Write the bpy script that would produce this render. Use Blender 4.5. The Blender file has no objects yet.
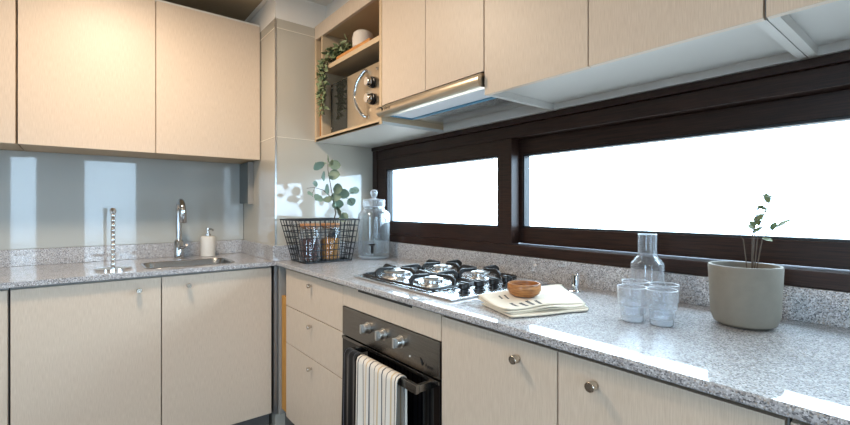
import bpy, bmesh, math, random
from mathutils import Vector, Matrix
C = bpy.context.scene.collection
PI = math.pi
random.seed(7)

# ------------------------------------------------------------------ helpers
ORG = {}


def tag(o, label=None, cat=None, group=None, kind=None):
    if label: o['label'] = label
    if cat: o['category'] = cat
    if group: o['group'] = group
    if kind: o['kind'] = kind
    return o


def thing(name, loc, label, cat, group=None):
    o = bpy.data.objects.new(name, None)
    o.empty_display_size = .05
    C.objects.link(o)
    o.location = loc
    ORG[o.name] = Vector(loc)
    return tag(o, label, cat, group)


def structure(name, loc):
    o = bpy.data.objects.new(name, None)
    o.empty_display_size = .05
    C.objects.link(o)
    o.location = loc
    ORG[o.name] = Vector(loc)
    o['kind'] = 'structure'
    return o


class MB:
    def __init__(self):
        self.bm = bmesh.new()
        self.bev = False

    def box(self, x0, x1, y0, y1, z0, z1, bev=0.0, seg=2):
        t = bmesh.new()
        bmesh.ops.create_cube(t, size=1)
        sx, sy, sz = x1 - x0, y1 - y0, z1 - z0
        for v in t.verts:
            v.co = Vector(((x0 + x1) / 2 + v.co.x * sx, (y0 + y1) / 2 + v.co.y * sy, (z0 + z1) / 2 + v.co.z * sz))
        if bev > 0:
            self.bev = True
            b = min(bev, sx * .45, sy * .45, sz * .45)
            bmesh.ops.bevel(t, geom=list(t.edges), offset=b, segments=seg, affect='EDGES', profile=.5)
        return self._merge(t)

    def _merge(self, t, mat=None):
        if mat is not None:
            bmesh.ops.transform(t, matrix=mat, verts=t.verts)
        me = bpy.data.meshes.new('tmp')
        t.to_mesh(me)
        t.free()
        self.bm.from_mesh(me)
        bpy.data.meshes.remove(me)
        return self

    def lathe(self, prof, c=(0, 0, 0), n=40, axis='Z', closed=False):
        """prof: (radius, height) list revolved about an axis through c"""
        t = bmesh.new()
        rings = []
        for r, h in prof:
            if r < 1e-6:
                rings.append([t.verts.new((0, 0, h))])
            else:
                rings.append([t.verts.new((r * math.cos(2 * PI * k / n), r * math.sin(2 * PI * k / n), h)) for k in range(n)])
        pairs = list(zip(rings, rings[1:]))
        if closed: pairs.append((rings[-1], rings[0]))
        for a, b in pairs:
            for k in range(n):
                q = (k + 1) % n
                if len(a) == 1 and len(b) == 1: continue
                if len(a) == 1: t.faces.new((a[0], b[q], b[k]))
                elif len(b) == 1: t.faces.new((a[k], a[q], b[0]))
                else: t.faces.new((a[k], a[q], b[q], b[k]))
        bmesh.ops.recalc_face_normals(t, faces=t.faces)
        m = Matrix.Translation(Vector(c))
        if axis == '-Y': m = m @ Matrix.Rotation(PI / 2, 4, 'X')
        if axis == 'X': m = m @ Matrix.Rotation(PI / 2, 4, 'Y')
        return self._merge(t, m)

    def cyl(self, c, r, h, axis='Z', n=32, bev=.0):
        b = min(bev, r * .5, h * .5)
        if b > 0:
            p = [(0, 0), (r - b, 0), (r - b * .3, b * .3), (r, b), (r, h - b), (r - b * .3, h - b * .3), (r - b, h), (0, h)]
        else:
            p = [(0, 0), (r, 0), (r, h), (0, h)]
        return self.lathe(p, c, n, axis)

    def tube(self, pts, r, n=10, close=False):
        pts = [Vector(p) for p in pts]
        rad = r if isinstance(r, (list, tuple)) else [r] * len(pts)
        t = bmesh.new()
        m = len(pts)
        tang = []
        for i in range(m):
            if close: d = pts[(i + 1) % m] - pts[i - 1]
            else: d = pts[min(i + 1, m - 1)] - pts[max(i - 1, 0)]
            tang.append(d.normalized())
        up = Vector((0, 0, 1)) if abs(tang[0].z) < .9 else Vector((1, 0, 0))
        nrm = (up - tang[0] * up.dot(tang[0])).normalized()
        rings = []
        for i in range(m):
            nrm = (nrm - tang[i] * nrm.dot(tang[i]))
            if nrm.length < 1e-6: nrm = tang[i].orthogonal()
            nrm.normalize()
            bi = tang[i].cross(nrm)
            rings.append([t.verts.new(pts[i] + (nrm * math.cos(2 * PI * k / n) + bi * math.sin(2 * PI * k / n)) * rad[i]) for k in range(n)])
        rng = range(m) if close else range(m - 1)
        for i in rng:
            a, b = rings[i], rings[(i + 1) % m]
            for k in range(n):
                q = (k + 1) % n
                t.faces.new((a[k], a[q], b[q], b[k]))
        if not close:
            t.faces.new(rings[0][::-1])
            t.faces.new(rings[-1])
        bmesh.ops.recalc_face_normals(t, faces=t.faces)
        return self._merge(t)

    def prism(self, poly, h0, h1, plane='XY'):
        """extruded polygon: XY along z, XZ along y, YZ along x"""
        t = bmesh.new()
        def P(a, b, h):
            return {'XY': (a, b, h), 'XZ': (a, h, b), 'YZ': (h, a, b)}[plane]
        lo = [t.verts.new(P(a, b, h0)) for a, b in poly]
        hi = [t.verts.new(P(a, b, h1)) for a, b in poly]
        t.faces.new(lo[::-1])
        t.faces.new(hi)
        k = len(poly)
        for i in range(k):
            t.faces.new((lo[i], lo[(i + 1) % k], hi[(i + 1) % k], hi[i]))
        bmesh.ops.recalc_face_normals(t, faces=t.faces)
        return self._merge(t)

    def grid(self, fn, nu, nv):
        t = bmesh.new()
        vs = [[t.verts.new(fn(i / nu, j / nv)) for j in range(nv + 1)] for i in range(nu + 1)]
        for i in range(nu):
            for j in range(nv):
                t.faces.new((vs[i][j], vs[i + 1][j], vs[i + 1][j + 1], vs[i][j + 1]))
        return self._merge(t)

    def leaf(self, base, d, nrm, L, w, curl=.15):
        d = Vector(d).normalized()
        nrm = Vector(nrm)
        nrm = (nrm - d * nrm.dot(d)).normalized()
        s = d.cross(nrm)
        base = Vector(base)
        rows = [(0, .05), (.2, .75), (.45, 1.), (.7, .88), (.9, .5), (1., .04)]
        bm = self.bm
        prev = None
        for u, k in rows:
            c = base + d * (L * u) - nrm * (curl * L * u * u)
            row = [bm.verts.new(c + s * (w * .5 * k * q) + nrm * (abs(q) * w * .08)) for q in (-1, 0, 1)]
            if prev:
                for a in range(2):
                    bm.faces.new((prev[a], prev[a + 1], row[a + 1], row[a]))
            prev = row
        return self

    def build(self, name, mat, parent=None, smooth=True, angle=35):
        me = bpy.data.meshes.new(name)
        org = Vector((0, 0, 0))
        if parent is not None: org = ORG[parent.name]
        if org.length: bmesh.ops.translate(self.bm, vec=-org, verts=self.bm.verts)
        self.bm.to_mesh(me)
        self.bm.free()
        o = bpy.data.objects.new(name, me)
        C.objects.link(o)
        if parent is not None: o.parent = parent
        ORG[o.name] = org
        mats = mat if isinstance(mat, (list, tuple)) else [mat]
        for m in mats: me.materials.append(m)
        if smooth:
            for p in me.polygons: p.use_smooth = True
            try: me.set_sharp_from_angle(angle=math.radians(angle))
            except Exception: pass
            if self.bev:
                wn = o.modifiers.new('normals', 'WEIGHTED_NORMAL')
                wn.keep_sharp = True
                wn.weight = 100
        return o


def single(mb, name, mat, label, cat, org=None, group=None, **k):
    """a thing that is one mesh, its origin at its base"""
    o = mb.build(name, mat, None, **k)
    if org is not None:
        org = Vector(org)
        o.data.transform(Matrix.Translation(-org))
        o.location = org
    return tag(o, label, cat, group)


def struct(mb, name, mat, parent=None, **k):
    o = mb.build(name, mat, parent, **k)
    if parent is None: o['kind'] = 'structure'
    return o


# ------------------------------------------------------------------ materials
def srgb(r, g, b):
    f = lambda c: (c / 255 / 12.92) if c / 255 <= .04045 else ((c / 255 + .055) / 1.055) ** 2.4
    return (f(r), f(g), f(b), 1)


def newmat(name):
    m = bpy.data.materials.new(name)
    m.use_nodes = True
    nt = m.node_tree
    return m, nt, nt.nodes['Principled BSDF']


def setp(b, **k):
    names = {'rough': 'Roughness', 'metal': 'Metallic', 'spec': 'Specular IOR Level', 'coat': 'Coat Weight', 'coatr': 'Coat Roughness',
             'trans': 'Transmission Weight', 'ior': 'IOR', 'sheen': 'Sheen Weight', 'aniso': 'Anisotropic'}
    for a, v in k.items(): b.inputs[names[a]].default_value = v


def plain(name, col, rough=.5, noise=.0, scale=40, bump=0, **k):
    m, nt, b = newmat(name)
    b.inputs['Base Color'].default_value = col
    setp(b, rough=rough, **k)
    if noise or bump:
        tc = nt.nodes.new('ShaderNodeTexCoord')
        n = nt.nodes.new('ShaderNodeTexNoise')
        n.inputs['Scale'].default_value = scale
        n.inputs['Detail'].default_value = 5
        nt.links.new(tc.outputs['Object'], n.inputs['Vector'])
        if noise:
            mx = nt.nodes.new('ShaderNodeMix')
            mx.data_type = 'RGBA'
            mx.inputs[6].default_value = tuple(c * (1 - noise) for c in col[:3]) + (1,)
            mx.inputs[7].default_value = tuple(min(1, c * (1 + noise)) for c in col[:3]) + (1,)
            nt.links.new(n.outputs['Fac'], mx.inputs[0])
            nt.links.new(mx.outputs[2], b.inputs['Base Color'])
        if bump:
            bp = nt.nodes.new('ShaderNodeBump')
            bp.inputs['Strength'].default_value = bump
            bp.inputs['Distance'].default_value = .002
            nt.links.new(n.outputs['Fac'], bp.inputs['Height'])
            nt.links.new(bp.outputs['Normal'], b.inputs['Normal'])
    return m


def grain(name, c1, c2, rough, stretch=(60, 60, 2), scale=6, bump=.15, mixpow=(.35, .65), **k):
    """fine streaks along one axis"""
    m, nt, b = newmat(name)
    setp(b, rough=rough, **k)
    tc = nt.nodes.new('ShaderNodeTexCoord')
    mp = nt.nodes.new('ShaderNodeMapping')
    mp.inputs['Scale'].default_value = stretch
    n = nt.nodes.new('ShaderNodeTexNoise')
    n.inputs['Scale'].default_value = scale
    n.inputs['Detail'].default_value = 6
    r = nt.nodes.new('ShaderNodeValToRGB')
    r.color_ramp.elements[0].position, r.color_ramp.elements[1].position = mixpow
    r.color_ramp.elements[0].color, r.color_ramp.elements[1].color = c1, c2
    nt.links.new(tc.outputs['Object'], mp.inputs['Vector'])
    nt.links.new(mp.outputs['Vector'], n.inputs['Vector'])
    nt.links.new(n.outputs['Fac'], r.inputs['Fac'])
    nt.links.new(r.outputs['Color'], b.inputs['Base Color'])
    if bump:
        bp = nt.nodes.new('ShaderNodeBump')
        bp.inputs['Strength'].default_value = bump
        bp.inputs['Distance'].default_value = .001
        nt.links.new(n.outputs['Fac'], bp.inputs['Height'])
        nt.links.new(bp.outputs['Normal'], b.inputs['Normal'])
    return m


def granite(name):
    m, nt, b = newmat(name)
    setp(b, rough=.45, spec=.3, coat=1.0, coatr=.03)
    b.inputs['Coat IOR'].default_value = 1.6
    N, L = nt.nodes.new, nt.links.new
    tc = N('ShaderNodeTexCoord')
    v = N('ShaderNodeTexVoronoi')
    v.inputs['Scale'].default_value = 400
    sep = N('ShaderNodeSeparateColor')
    r = N('ShaderNodeValToRGB')
    e = r.color_ramp.elements
    r.color_ramp.interpolation = 'CONSTANT'
    e[0].position, e[0].color = 0, srgb(104, 105, 110)
    e[1].position, e[1].color = .12, srgb(142, 142, 146)
    for p, c in ((.30, srgb(176, 177, 181)), (.58, srgb(194, 195, 199)), (.82, srgb(168, 160, 152)), (.90, srgb(218, 220, 224))):
        q = e.new(p)
        q.color = c
    n = N('ShaderNodeTexNoise')
    n.inputs['Scale'].default_value = 60
    n.inputs['Detail'].default_value = 4
    mx = N('ShaderNodeMix')
    mx.data_type = 'RGBA'
    mx.blend_type = 'OVERLAY'
    mx.inputs[0].default_value = .35
    L(tc.outputs['Object'], v.inputs['Vector'])
    L(tc.outputs['Object'], n.inputs['Vector'])
    L(v.outputs['Color'], sep.inputs['Color'])
    L(sep.outputs[0], r.inputs['Fac'])
    L(r.outputs['Color'], mx.inputs[6])
    L(n.outputs['Fac'], mx.inputs[7])
    L(mx.outputs[2], b.inputs['Base Color'])
    return m


def clear_glass(name, tint=(1, 1, 1, 1), ior=1.45, edge=.12, haze=0.0, solid=0.0):
    """thin clear glass: see-through with fresnel reflection and slightly darker, milkier edges"""
    m = bpy.data.materials.new(name)
    m.use_nodes = True
    nt = m.node_tree
    nt.nodes.clear()
    N, L = nt.nodes.new, nt.links.new
    out = N('ShaderNodeOutputMaterial')
    tr = N('ShaderNodeBsdfTransparent')
    tr.inputs[0].default_value = tint
    gl = N('ShaderNodeBsdfGlossy')
    gl.inputs['Roughness'].default_value = .02
    df = N('ShaderNodeBsdfDiffuse')
    df.inputs[0].default_value = (.88, .94, 1, 1)
    lw = N('ShaderNodeLayerWeight')
    lw.inputs['Blend'].default_value = .5
    p5 = N('ShaderNodeMath')
    p5.operation = 'POWER'
    p5.inputs[1].default_value = 5
    fr = N('ShaderNodeMath')
    fr.operation = 'MULTIPLY_ADD'
    f0 = ((ior - 1) / (ior + 1)) ** 2
    fr.inputs[1].default_value, fr.inputs[2].default_value = 1 - f0, f0
    L(lw.outputs['Facing'], p5.inputs[0])
    L(p5.outputs[0], fr.inputs[0])
    ed = N('ShaderNodeMath')
    ed.operation = 'POWER'
    ed.inputs[1].default_value = 2
    L(lw.outputs['Facing'], ed.inputs[0])
    pw = N('ShaderNodeMath')
    pw.operation = 'MULTIPLY_ADD'
    pw.inputs[1].default_value = edge
    pw.inputs[2].default_value = haze
    m1, m2 = N('ShaderNodeMixShader'), N('ShaderNodeMixShader')
    L(ed.outputs[0], pw.inputs[0])
    L(pw.outputs[0], m1.inputs[0])
    L(tr.outputs[0], m1.inputs[1])
    L(df.outputs[0], m1.inputs[2])
    L(fr.outputs[0], m2.inputs[0])
    L(m1.outputs[0], m2.inputs[1])
    L(gl.outputs[0], m2.inputs[2])
    if solid:
        gb = N('ShaderNodeBsdfGlass')
        gb.inputs['Color'].default_value = (.97, .99, 1, 1)
        gb.inputs['IOR'].default_value = ior
        gb.inputs['Roughness'].default_value = .0
        m3 = N('ShaderNodeMixShader')
        m3.inputs[0].default_value = solid
        L(m2.outputs[0], m3.inputs[1])
        L(gb.outputs[0], m3.inputs[2])
        L(m3.outputs[0], out.inputs['Surface'])
    else:
        L(m2.outputs[0], out.inputs['Surface'])
    return m


def striped(name, base, stripes, axis, period, width, rough=.95):
    """woven cloth with narrow stripes running across one object axis"""
    m, nt, b = newmat(name)
    setp(b, rough=rough, spec=.2, sheen=.2)
    N, L = nt.nodes.new, nt.links.new
    tc = N('ShaderNodeTexCoord')
    sep = N('ShaderNodeSeparateXYZ')
    L(tc.outputs['UV'], sep.inputs[0])
    mod = N('ShaderNodeMath'); mod.operation = 'WRAP'
    mod.inputs[1].default_value, mod.inputs[2].default_value = period, 0
    L(sep.outputs[axis], mod.inputs[0])
    cur = None
    mix = None
    prevcol = base
    for (pos, wd, col) in stripes:
        s = N('ShaderNodeMath'); s.operation = 'SUBTRACT'; s.inputs[1].default_value = pos
        a = N('ShaderNodeMath'); a.operation = 'ABSOLUTE'
        l = N('ShaderNodeMath'); l.operation = 'LESS_THAN'; l.inputs[1].default_value = wd
        L(mod.outputs[0], s.inputs[0]); L(s.outputs[0], a.inputs[0]); L(a.outputs[0], l.inputs[0])
        mx = N('ShaderNodeMix'); mx.data_type = 'RGBA'
        if cur is None: mx.inputs[6].default_value = base
        else: L(cur, mx.inputs[6])
        mx.inputs[7].default_value = col
        L(l.outputs[0], mx.inputs[0])
        cur = mx.outputs[2]
    L(cur, b.inputs['Base Color'])
    n = N('ShaderNodeTexNoise'); n.inputs['Scale'].default_value = 900
    bp = N('ShaderNodeBump'); bp.inputs['Strength'].default_value = .3; bp.inputs['Distance'].default_value = .001
    L(tc.outputs['Object'], n.inputs['Vector']); L(n.outputs['Fac'], bp.inputs['Height']); L(bp.outputs['Normal'], b.inputs['Normal'])
    return m


M = {}
M['door'] = grain('linen_oak_laminate', srgb(206, 189, 170), srgb(219, 203, 185), .45, (120, 120, 6), 5, .12)
M['carcass'] = plain('cabinet_edge', srgb(205, 182, 150), .5, .04, 60)
M['carcass_white'] = plain('white_melamine', srgb(222, 221, 216), .4)
M['underside'] = plain('pale_grey_melamine', srgb(196, 195, 192), .4)
M['carcass_grey'] = plain('grey_melamine', srgb(150, 147, 142), .45, .03)
M['granite'] = granite('polished_granite')
M['frame'] = grain('dark_mahogany', srgb(32, 20, 16), srgb(54, 34, 26), .38, (3, 80, 80), 4, .08, spec=.3)
M['gasket'] = plain('black_gasket', srgb(22, 24, 28), .5)
M['wall'] = plain('white_plaster', srgb(236, 234, 230), .8, .015, 30, .1)
M['wall_grey'] = plain('painted_wall', srgb(222, 218, 210), .8, .02, 20)
M['taupe'] = plain('ceiling_shade_taupe', srgb(166, 150, 126), .7, .03, 12)  # shade of the white ceiling put into the colour
M['floor'] = grain('dark_floor_boards', srgb(70, 58, 50), srgb(96, 80, 68), .35, (4, 40, 4), 3, .05)
M['steel'] = grain('brushed_steel', (.56, .55, .53, 1), (.66, .65, .63, 1), .26, (2, 60, 60), 6, .03, metal=1)
M['warm_steel'] = grain('warm_brushed_steel', (.60, .52, .41, 1), (.70, .62, .50, 1), .3, (2, 60, 60), 6, .03, metal=1)
M['dark_steel'] = grain('smoked_steel', (.20, .19, .18, 1), (.25, .24, .225, 1), .27, (2, 60, 60), 6, .03, metal=1)
M['hob_steel'] = plain('polished_steel', (.78, .79, .80, 1), .27, metal=1)
M['sink_steel'] = plain('satin_sink_steel', (.46, .46, .46, 1), .22, metal=1)
M['tap_chrome'] = plain('tap_chrome', (.55, .55, .56, 1), .08, metal=1)
M['chrome'] = plain('chrome', (.80, .80, .80, 1), .06, metal=1)
M['bronze'] = plain('satin_nickel', (.62, .57, .50, 1), .25, metal=1)
M['champagne'] = plain('champagne_steel', (.66, .56, .43, 1), .3, metal=1)
M['alu'] = plain('aluminium', (.70, .69, .67, 1), .3, metal=1)
M['grey_metal'] = plain('grey_metal', (.33, .34, .35, 1), .38, metal=1)
M['black_glass'] = plain('black_glass', srgb(9, 9, 11), .05, spec=.5)
M['smoked_glass'] = plain('smoked_glass', srgb(46, 48, 44), .05, spec=.6)
M['cast_iron'] = plain('cast_iron', srgb(26, 26, 29), .42, .1, 200)
M['black_plastic'] = plain('black_plastic', srgb(18, 18, 20), .3)
M['black_wire'] = plain('black_wire', srgb(24, 27, 32), .45)
M['enamel'] = plain('burner_enamel', srgb(40, 42, 48), .25)
M['splash'] = plain('back_painted_glass', srgb(182, 186, 184), .03, spec=.55)
M['pane'] = clear_glass('window_glass', (.97, .99, .99, 1), 1.45, .0)
M['glass'] = clear_glass('drinking_glass', (.985, .99, 1, 1), 1.48, .5, .03, .12)
M['glass_lid'] = clear_glass('frosted_glass_lid', (.93, .96, .98, 1), 1.5, .6, .14)
M['glass_rim'] = clear_glass('glass_rim', (.97, .985, 1, 1), 1.5, .5, .34)
M['glass_blue'] = clear_glass('pale_blue_glass', (.96, .985, .995, 1), 1.48, .5, .03, .15)
M['jar_glass'] = clear_glass('jar_glass', (.97, .98, .985, 1), 1.5, .35, .012)
M['bottle_glass'] = plain('dark_bottle_glass', srgb(28, 44, 52), .08)
M['cork'] = grain('pale_wood_lid', srgb(150, 100, 60), srgb(190, 138, 92), .6, (30, 4, 30), 6)
M['bowl_wood'] = grain('acacia', srgb(126, 78, 40), srgb(186, 128, 74), .35, (6, 6, 40), 5, .05)
M['tray_wood'] = grain('honey_wood', srgb(176, 116, 58), srgb(212, 152, 88), .5, (4, 40, 40), 4)
M['board_wood'] = grain('beech_board', srgb(150, 98, 48), srgb(190, 130, 70), .5, (40, 40, 4), 4)
M['raw_wood'] = grain('raw_pine', srgb(176, 124, 52), srgb(206, 152, 76), .6, (30, 30, 3), 4)
M['box_grey'] = plain('reflection_grey', srgb(112, 120, 122), .6)  # tone of the patch reflected in the pillar
M['ceramic'] = plain('white_ceramic', srgb(226, 224, 218), .35, .02, 60)
M['stoneware'] = plain('speckled_stoneware', srgb(216, 208, 198), .7, .08, 120)
M['concrete'] = plain('grey_concrete', srgb(128, 122, 111), .75, .12, 45, .3)
M['soil'] = plain('potting_soil', srgb(30, 26, 24), .95, .3, 150, .5)
M['euca'] = plain('eucalyptus_leaf', srgb(122, 142, 124), .6, .35, 14)
M['fern'] = plain('trailing_leaf', srgb(124, 138, 100), .55, .35, 30)
M['stem'] = plain('brown_stem', srgb(84, 70, 56), .7)
M['coffee'] = plain('dark_granules', srgb(92, 62, 60), .95, .5, 180, 1, spec=.05)
M['pasta'] = plain('dried_pasta', srgb(184, 130, 58), .9, .5, 90, 1, spec=.1)
M['led'] = plain('hood_light_glass', srgb(208, 213, 222), .4)
M['film'] = plain('blue_film', srgb(52, 136, 176), .3)
M['plinth'] = plain('plinth_grey', srgb(92, 90, 88), .4)
M['blind'] = plain('blind_slat', srgb(226, 226, 222), .6)
M['ink'] = plain('black_print', srgb(20, 18, 18), .5)
M['linen'] = None

# tiled pillar: glossy taupe panels with pale joints at two heights
def tile_mat():
    m, nt, b = newmat('glossy_tile')
    setp(b, rough=.45, spec=.3, coat=1.0, coatr=.03)
    b.inputs['Coat IOR'].default_value = 1.6
    N, L = nt.nodes.new, nt.links.new
    tc = N('ShaderNodeTexCoord')
    n = N('ShaderNodeTexNoise'); n.inputs['Scale'].default_value = 2.5; n.inputs['Detail'].default_value = 3
    r = N('ShaderNodeValToRGB')
    r.color_ramp.elements[0].color, r.color_ramp.elements[1].color = srgb(184, 178, 165), srgb(194, 188, 176)
    L(tc.outputs['Object'], n.inputs['Vector'])
    L(n.outputs['Fac'], r.inputs['Fac'])
    L(r.outputs['Color'], b.inputs['Base Color'])
    return m


M['tile'] = tile_mat()
M['grout'] = plain('pale_grout', srgb(222, 216, 202), .7)

# ------------------------------------------------------------------ key planes (metres; floor z = 0, camera at x = y = 0)
XS, XP, YP, YW = -2.835, -2.265, .80, 1.41      # sink wall, pillar right face, pillar front, window wall
UPF = 1.39                                       # face of the granite upstand under the window
FY, CE = .813, .792                              # lower fronts and worktop edge, window run
FX, SX = -2.255, -2.235                          # lower fronts and worktop edge, sink run
ZC, ZB = .90, .88
UF, UB, UT = 1.02, 1.544, 2.185                  # upper cabinets: front plane, bottom, top
CZ = 2.32
XR, YB = 3.1, -2.7                               # far and back walls

# ------------------------------------------------------------------ setting
struct(MB().box(XS - .1, XR + .1, YB - .1, YW + .2, -.08, 0), 'floor', M['floor'])
struct(MB().box(XS - .1, XR + .1, YB - .1, YW + .2, CZ, CZ + .1), 'ceiling', M['wall'])
struct(MB().box(XS - .12, XS, YB - .1, YW + .2, 0, CZ), 'wall_left', M['wall_grey'])
# window wall with one wide low opening
WX0, WX1, WZ0, WZ1 = -2.50, .36, .985, 1.544
w = MB()
w.box(XS, XR, YW, YW + .2, 0, WZ0)
w.box(XS, XR, YW, YW + .2, WZ1, CZ)
w.box(XS, WX0, YW, YW + .2, WZ0, WZ1)
w.box(WX1, XR, YW, YW + .2, WZ0, WZ1)
struct(w, 'wall_right', M['wall_grey'])
# wall behind the camera with an unseen glazed opening added as light fill
w = MB()
w.box(XS, -.2, YB - .12, YB, 0, CZ)
w.box(.7, XR, YB - .12, YB, 0, CZ)
w.box(-.2, .7, YB - .12, YB, 2.15, CZ)
struct(w, 'wall_back', M['wall_grey'])
d = structure('fill_door', (.25, YB - .06, 0))  # added door, out of view, lets in fill light
f = MB()
for x in (-.2, .62): f.box(x, x + .08, YB - .09, YB - .03, 0, 2.15)
f.box(-.2, .7, YB - .09, YB - .03, 2.08, 2.15)
f.box(-.2, .7, YB - .09, YB - .03, 0, .06)
f.build('door_frame', M['frame'], d)  # frame of the added fill door, out of view
MB().box(-.12, .62, YB - .064, YB - .056, .06, 2.08).build('door_pane', M['pane'], d)  # pane of the added fill door, out of view
# far wall: two tall windows with blinds and a glazed door
w = MB()
OPEN = ((-1.62, -1.12, 0, 1.95), (-.86, -.48, .25, 2.05), (.0, .78, .25, 2.05))
ya = YB
for y0, y1, z0, z1 in OPEN:
    w.box(XR, XR + .12, ya, y0, 0, CZ)
    if z0 > 0: w.box(XR, XR + .12, y0, y1, 0, z0)
    w.box(XR, XR + .12, y0, y1, z1, CZ)
    ya = y1
w.box(XR, XR + .12, ya, YW, 0, CZ)
struct(w, 'wall_far', M['wall_grey'])
for nm, (y0, y1, z0, z1) in zip(('door_2', 'window_2', 'window_3'), OPEN):
    kind = nm.split('_')[0]
    d = structure(nm, (XR + .06, (y0 + y1) / 2, z0))
    f = MB()
    for y in (y0, y1 - .05): f.box(XR + .03, XR + .09, y, y + .05, z0, z1)
    f.box(XR + .03, XR + .09, y0, y1, z0, z0 + .05)
    f.box(XR + .03, XR + .09, y0, y1, z1 - .05, z1)
    f.build(kind + '_frame', M['alu'], d)
    MB().box(XR + .058, XR + .064, y0 + .05, y1 - .05, z0 + .05, z1 - .05).build(kind + '_pane', M['pane'], d)
    if kind == 'window':
        f = MB()
        z = z0 + .04
        while z < z1 - .03:
            f.prism([(XR - .02, z), (XR + .012, z + .011), (XR + .0122, z + .0125), (XR - .0198, z + .0015)], y0 + .02, y1 - .02, 'XZ')
            z += .036
        f.build('window_blind', M['blind'], d)

# corner pillar clad in glossy tile
p = MB()
p.box(XS, XP, YP, YW, 0, 2.177)
pil = struct(p, 'wall_pillar', M['tile'], smooth=False)
g = MB()
for zz in (2.128, 1.553):
    g.box(XP - .001, XP + .0012, YP, UPF, zz - .0022, zz + .0022)
    g.box(XS + .03, XP + .0012, YP - .0012, YP + .001, zz - .0022, zz + .0022)
struct(g, 'trim_1', M['grout'])
struct(MB().box(XP - .006, XP + .002, YP - .002, YP + .006, .98, 2.178), 'trim_2', M['alu'])
struct(MB().box(XS, XP, YP, YW, 2.177, CZ), 'wall_pillar_top', M['wall'])
struct(MB().box(XP, XR, 1.09, YW, UT + .002, CZ), 'wall_bulkhead', M['wall'])
# taupe panel painting in ceiling shade over the sink run, and its light cornice
struct(MB().box(XS, -1.2, -1.4, .775, CZ - .012, CZ), 'ceiling_shade', M['taupe'])
struct(MB().box(XS, -1.2, .775, .799, CZ - .016, CZ, .004), 'trim_4', M['wall'])

# window: outer frame, front sash left, set-back sash right
win = structure('window_1', (-.95, YW, WZ0))
FB, FT = .985, UB
f = MB()
f.box(XP + .002, WX1, 1.393, 1.56, FB, 1.027, .003)             # sill rail
f.box(XP + .002, WX1, 1.385, 1.56, 1.520, FT - .001, .003)      # head, outer step
f.box(XP + .002, WX1, 1.399, 1.56, 1.468, 1.520, .003)          # head, inner step
f.box(XP + .002, XP + .05, 1.393, 1.44, FB, FT - .001, .003)
f.box(WX1 - .05, WX1, 1.393, 1.56, FB, FT - .001, .003)
f.build('window_frame', M['frame'], win)


def sash(x0, x1, z0, z1, px0, px1, pz0, pz1, y0, y1):
    s = MB()
    s.box(x0, px0, y0, y1, z0, z1, .002)
    s.box(px1, x1, y0, y1, z0, z1, .002)
    s.box(px0 - .001, px1 + .001, y0, y1, z0, pz0, .002)
    s.box(px0 - .001, px1 + .001, y0, y1, pz1, z1, .002)
    so = s.build('sash', M['frame'], win)
    b = .007
    g = MB()
    g.box(px0, px0 + b, y0 + .004, y1 - .004, pz0, pz1)
    g.box(px1 - b, px1, y0 + .004, y1 - .004, pz0, pz1)
    g.box(px0, px1, y0 + .004, y1 - .004, pz0, pz0 + b)
    g.box(px0, px1, y0 + .004, y1 - .004, pz1 - b, pz1)
    g.build('glazing_bead', M['gasket'], so)
    MB().box(px0 + b, px1 - b, y0 + .012, y0 + .018, pz0 + b, pz1 - b).build('pane', M['pane'], so)


sash(-2.215, -1.181, 1.027, 1.468, -2.12, -1.255, 1.096, 1.404, 1.400, 1.448)
sash(-1.21, .31, 1.030, 1.468, -1.168, .22, 1.096, 1.404, 1.455, 1.50)

# ------------------------------------------------------------------ worktop (one L, sink cut-out) and upstands
wt = thing('worktop', (-1.5, 1.1, ZB), 'L-shaped polished grey speckled granite worktop running under the window and round to the sink', 'worktop')
SK = (-2.58, -2.31, .235, .62)     # sink opening x0,x1,y0,y1
s = MB()
s.box(XP + .002, .435, CE, UPF + .018, ZB, ZC, .004)
s2 = bmesh.new()
t = MB()
t.box(XS + .001, SX, -.9, SK[2], ZB, ZC)
t.box(XS + .001, SX, SK[3], YP - .001, ZB, ZC)
t.box(XS + .001, SK[0], SK[2], SK[3], ZB, ZC)
t.box(SK[1], SX, SK[2], SK[3], ZB, ZC)
# rounded corners of the cut-out
def corner(cx, cy, sx, sy, r=.055, n=8):
    pts = [(cx, cy)]
    for k in range(n + 1):
        a = k / n * PI / 2
        pts.append((cx + sx * r * (1 - math.sin(a)), cy + sy * r * (1 - math.cos(a))))
    if sx * sy < 0: pts = pts[::-1]
    t.prism(pts, ZB, ZC)
corner(SK[0], SK[2], 1, 1); corner(SK[0], SK[3], 1, -1); corner(SK[1], SK[2], -1, 1); corner(SK[1], SK[3], -1, -1)
me = bpy.data.meshes.new('tmp'); t.bm.to_mesh(me); s.bm.from_mesh(me)
s.build('slab', M['granite'], wt, smooth=False)
MB().box(XP + .02, .435, UPF, YW - .001, ZC, .984, .002).build('upstand', M['granite'], wt)
MB().box(XP + .001, XP + .019, YP - .018, UPF, ZC, .98, .002).build('upstand', M['granite'], wt)
MB().box(XS + .02, XP + .001, YP - .018, YP - .0015, ZC, .98, .002).build('upstand', M['granite'], wt)
MB().box(XS + .001, XS + .019, -.9, YP - .0015, ZC, .98, .002).build('upstand', M['granite'], wt)

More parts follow.
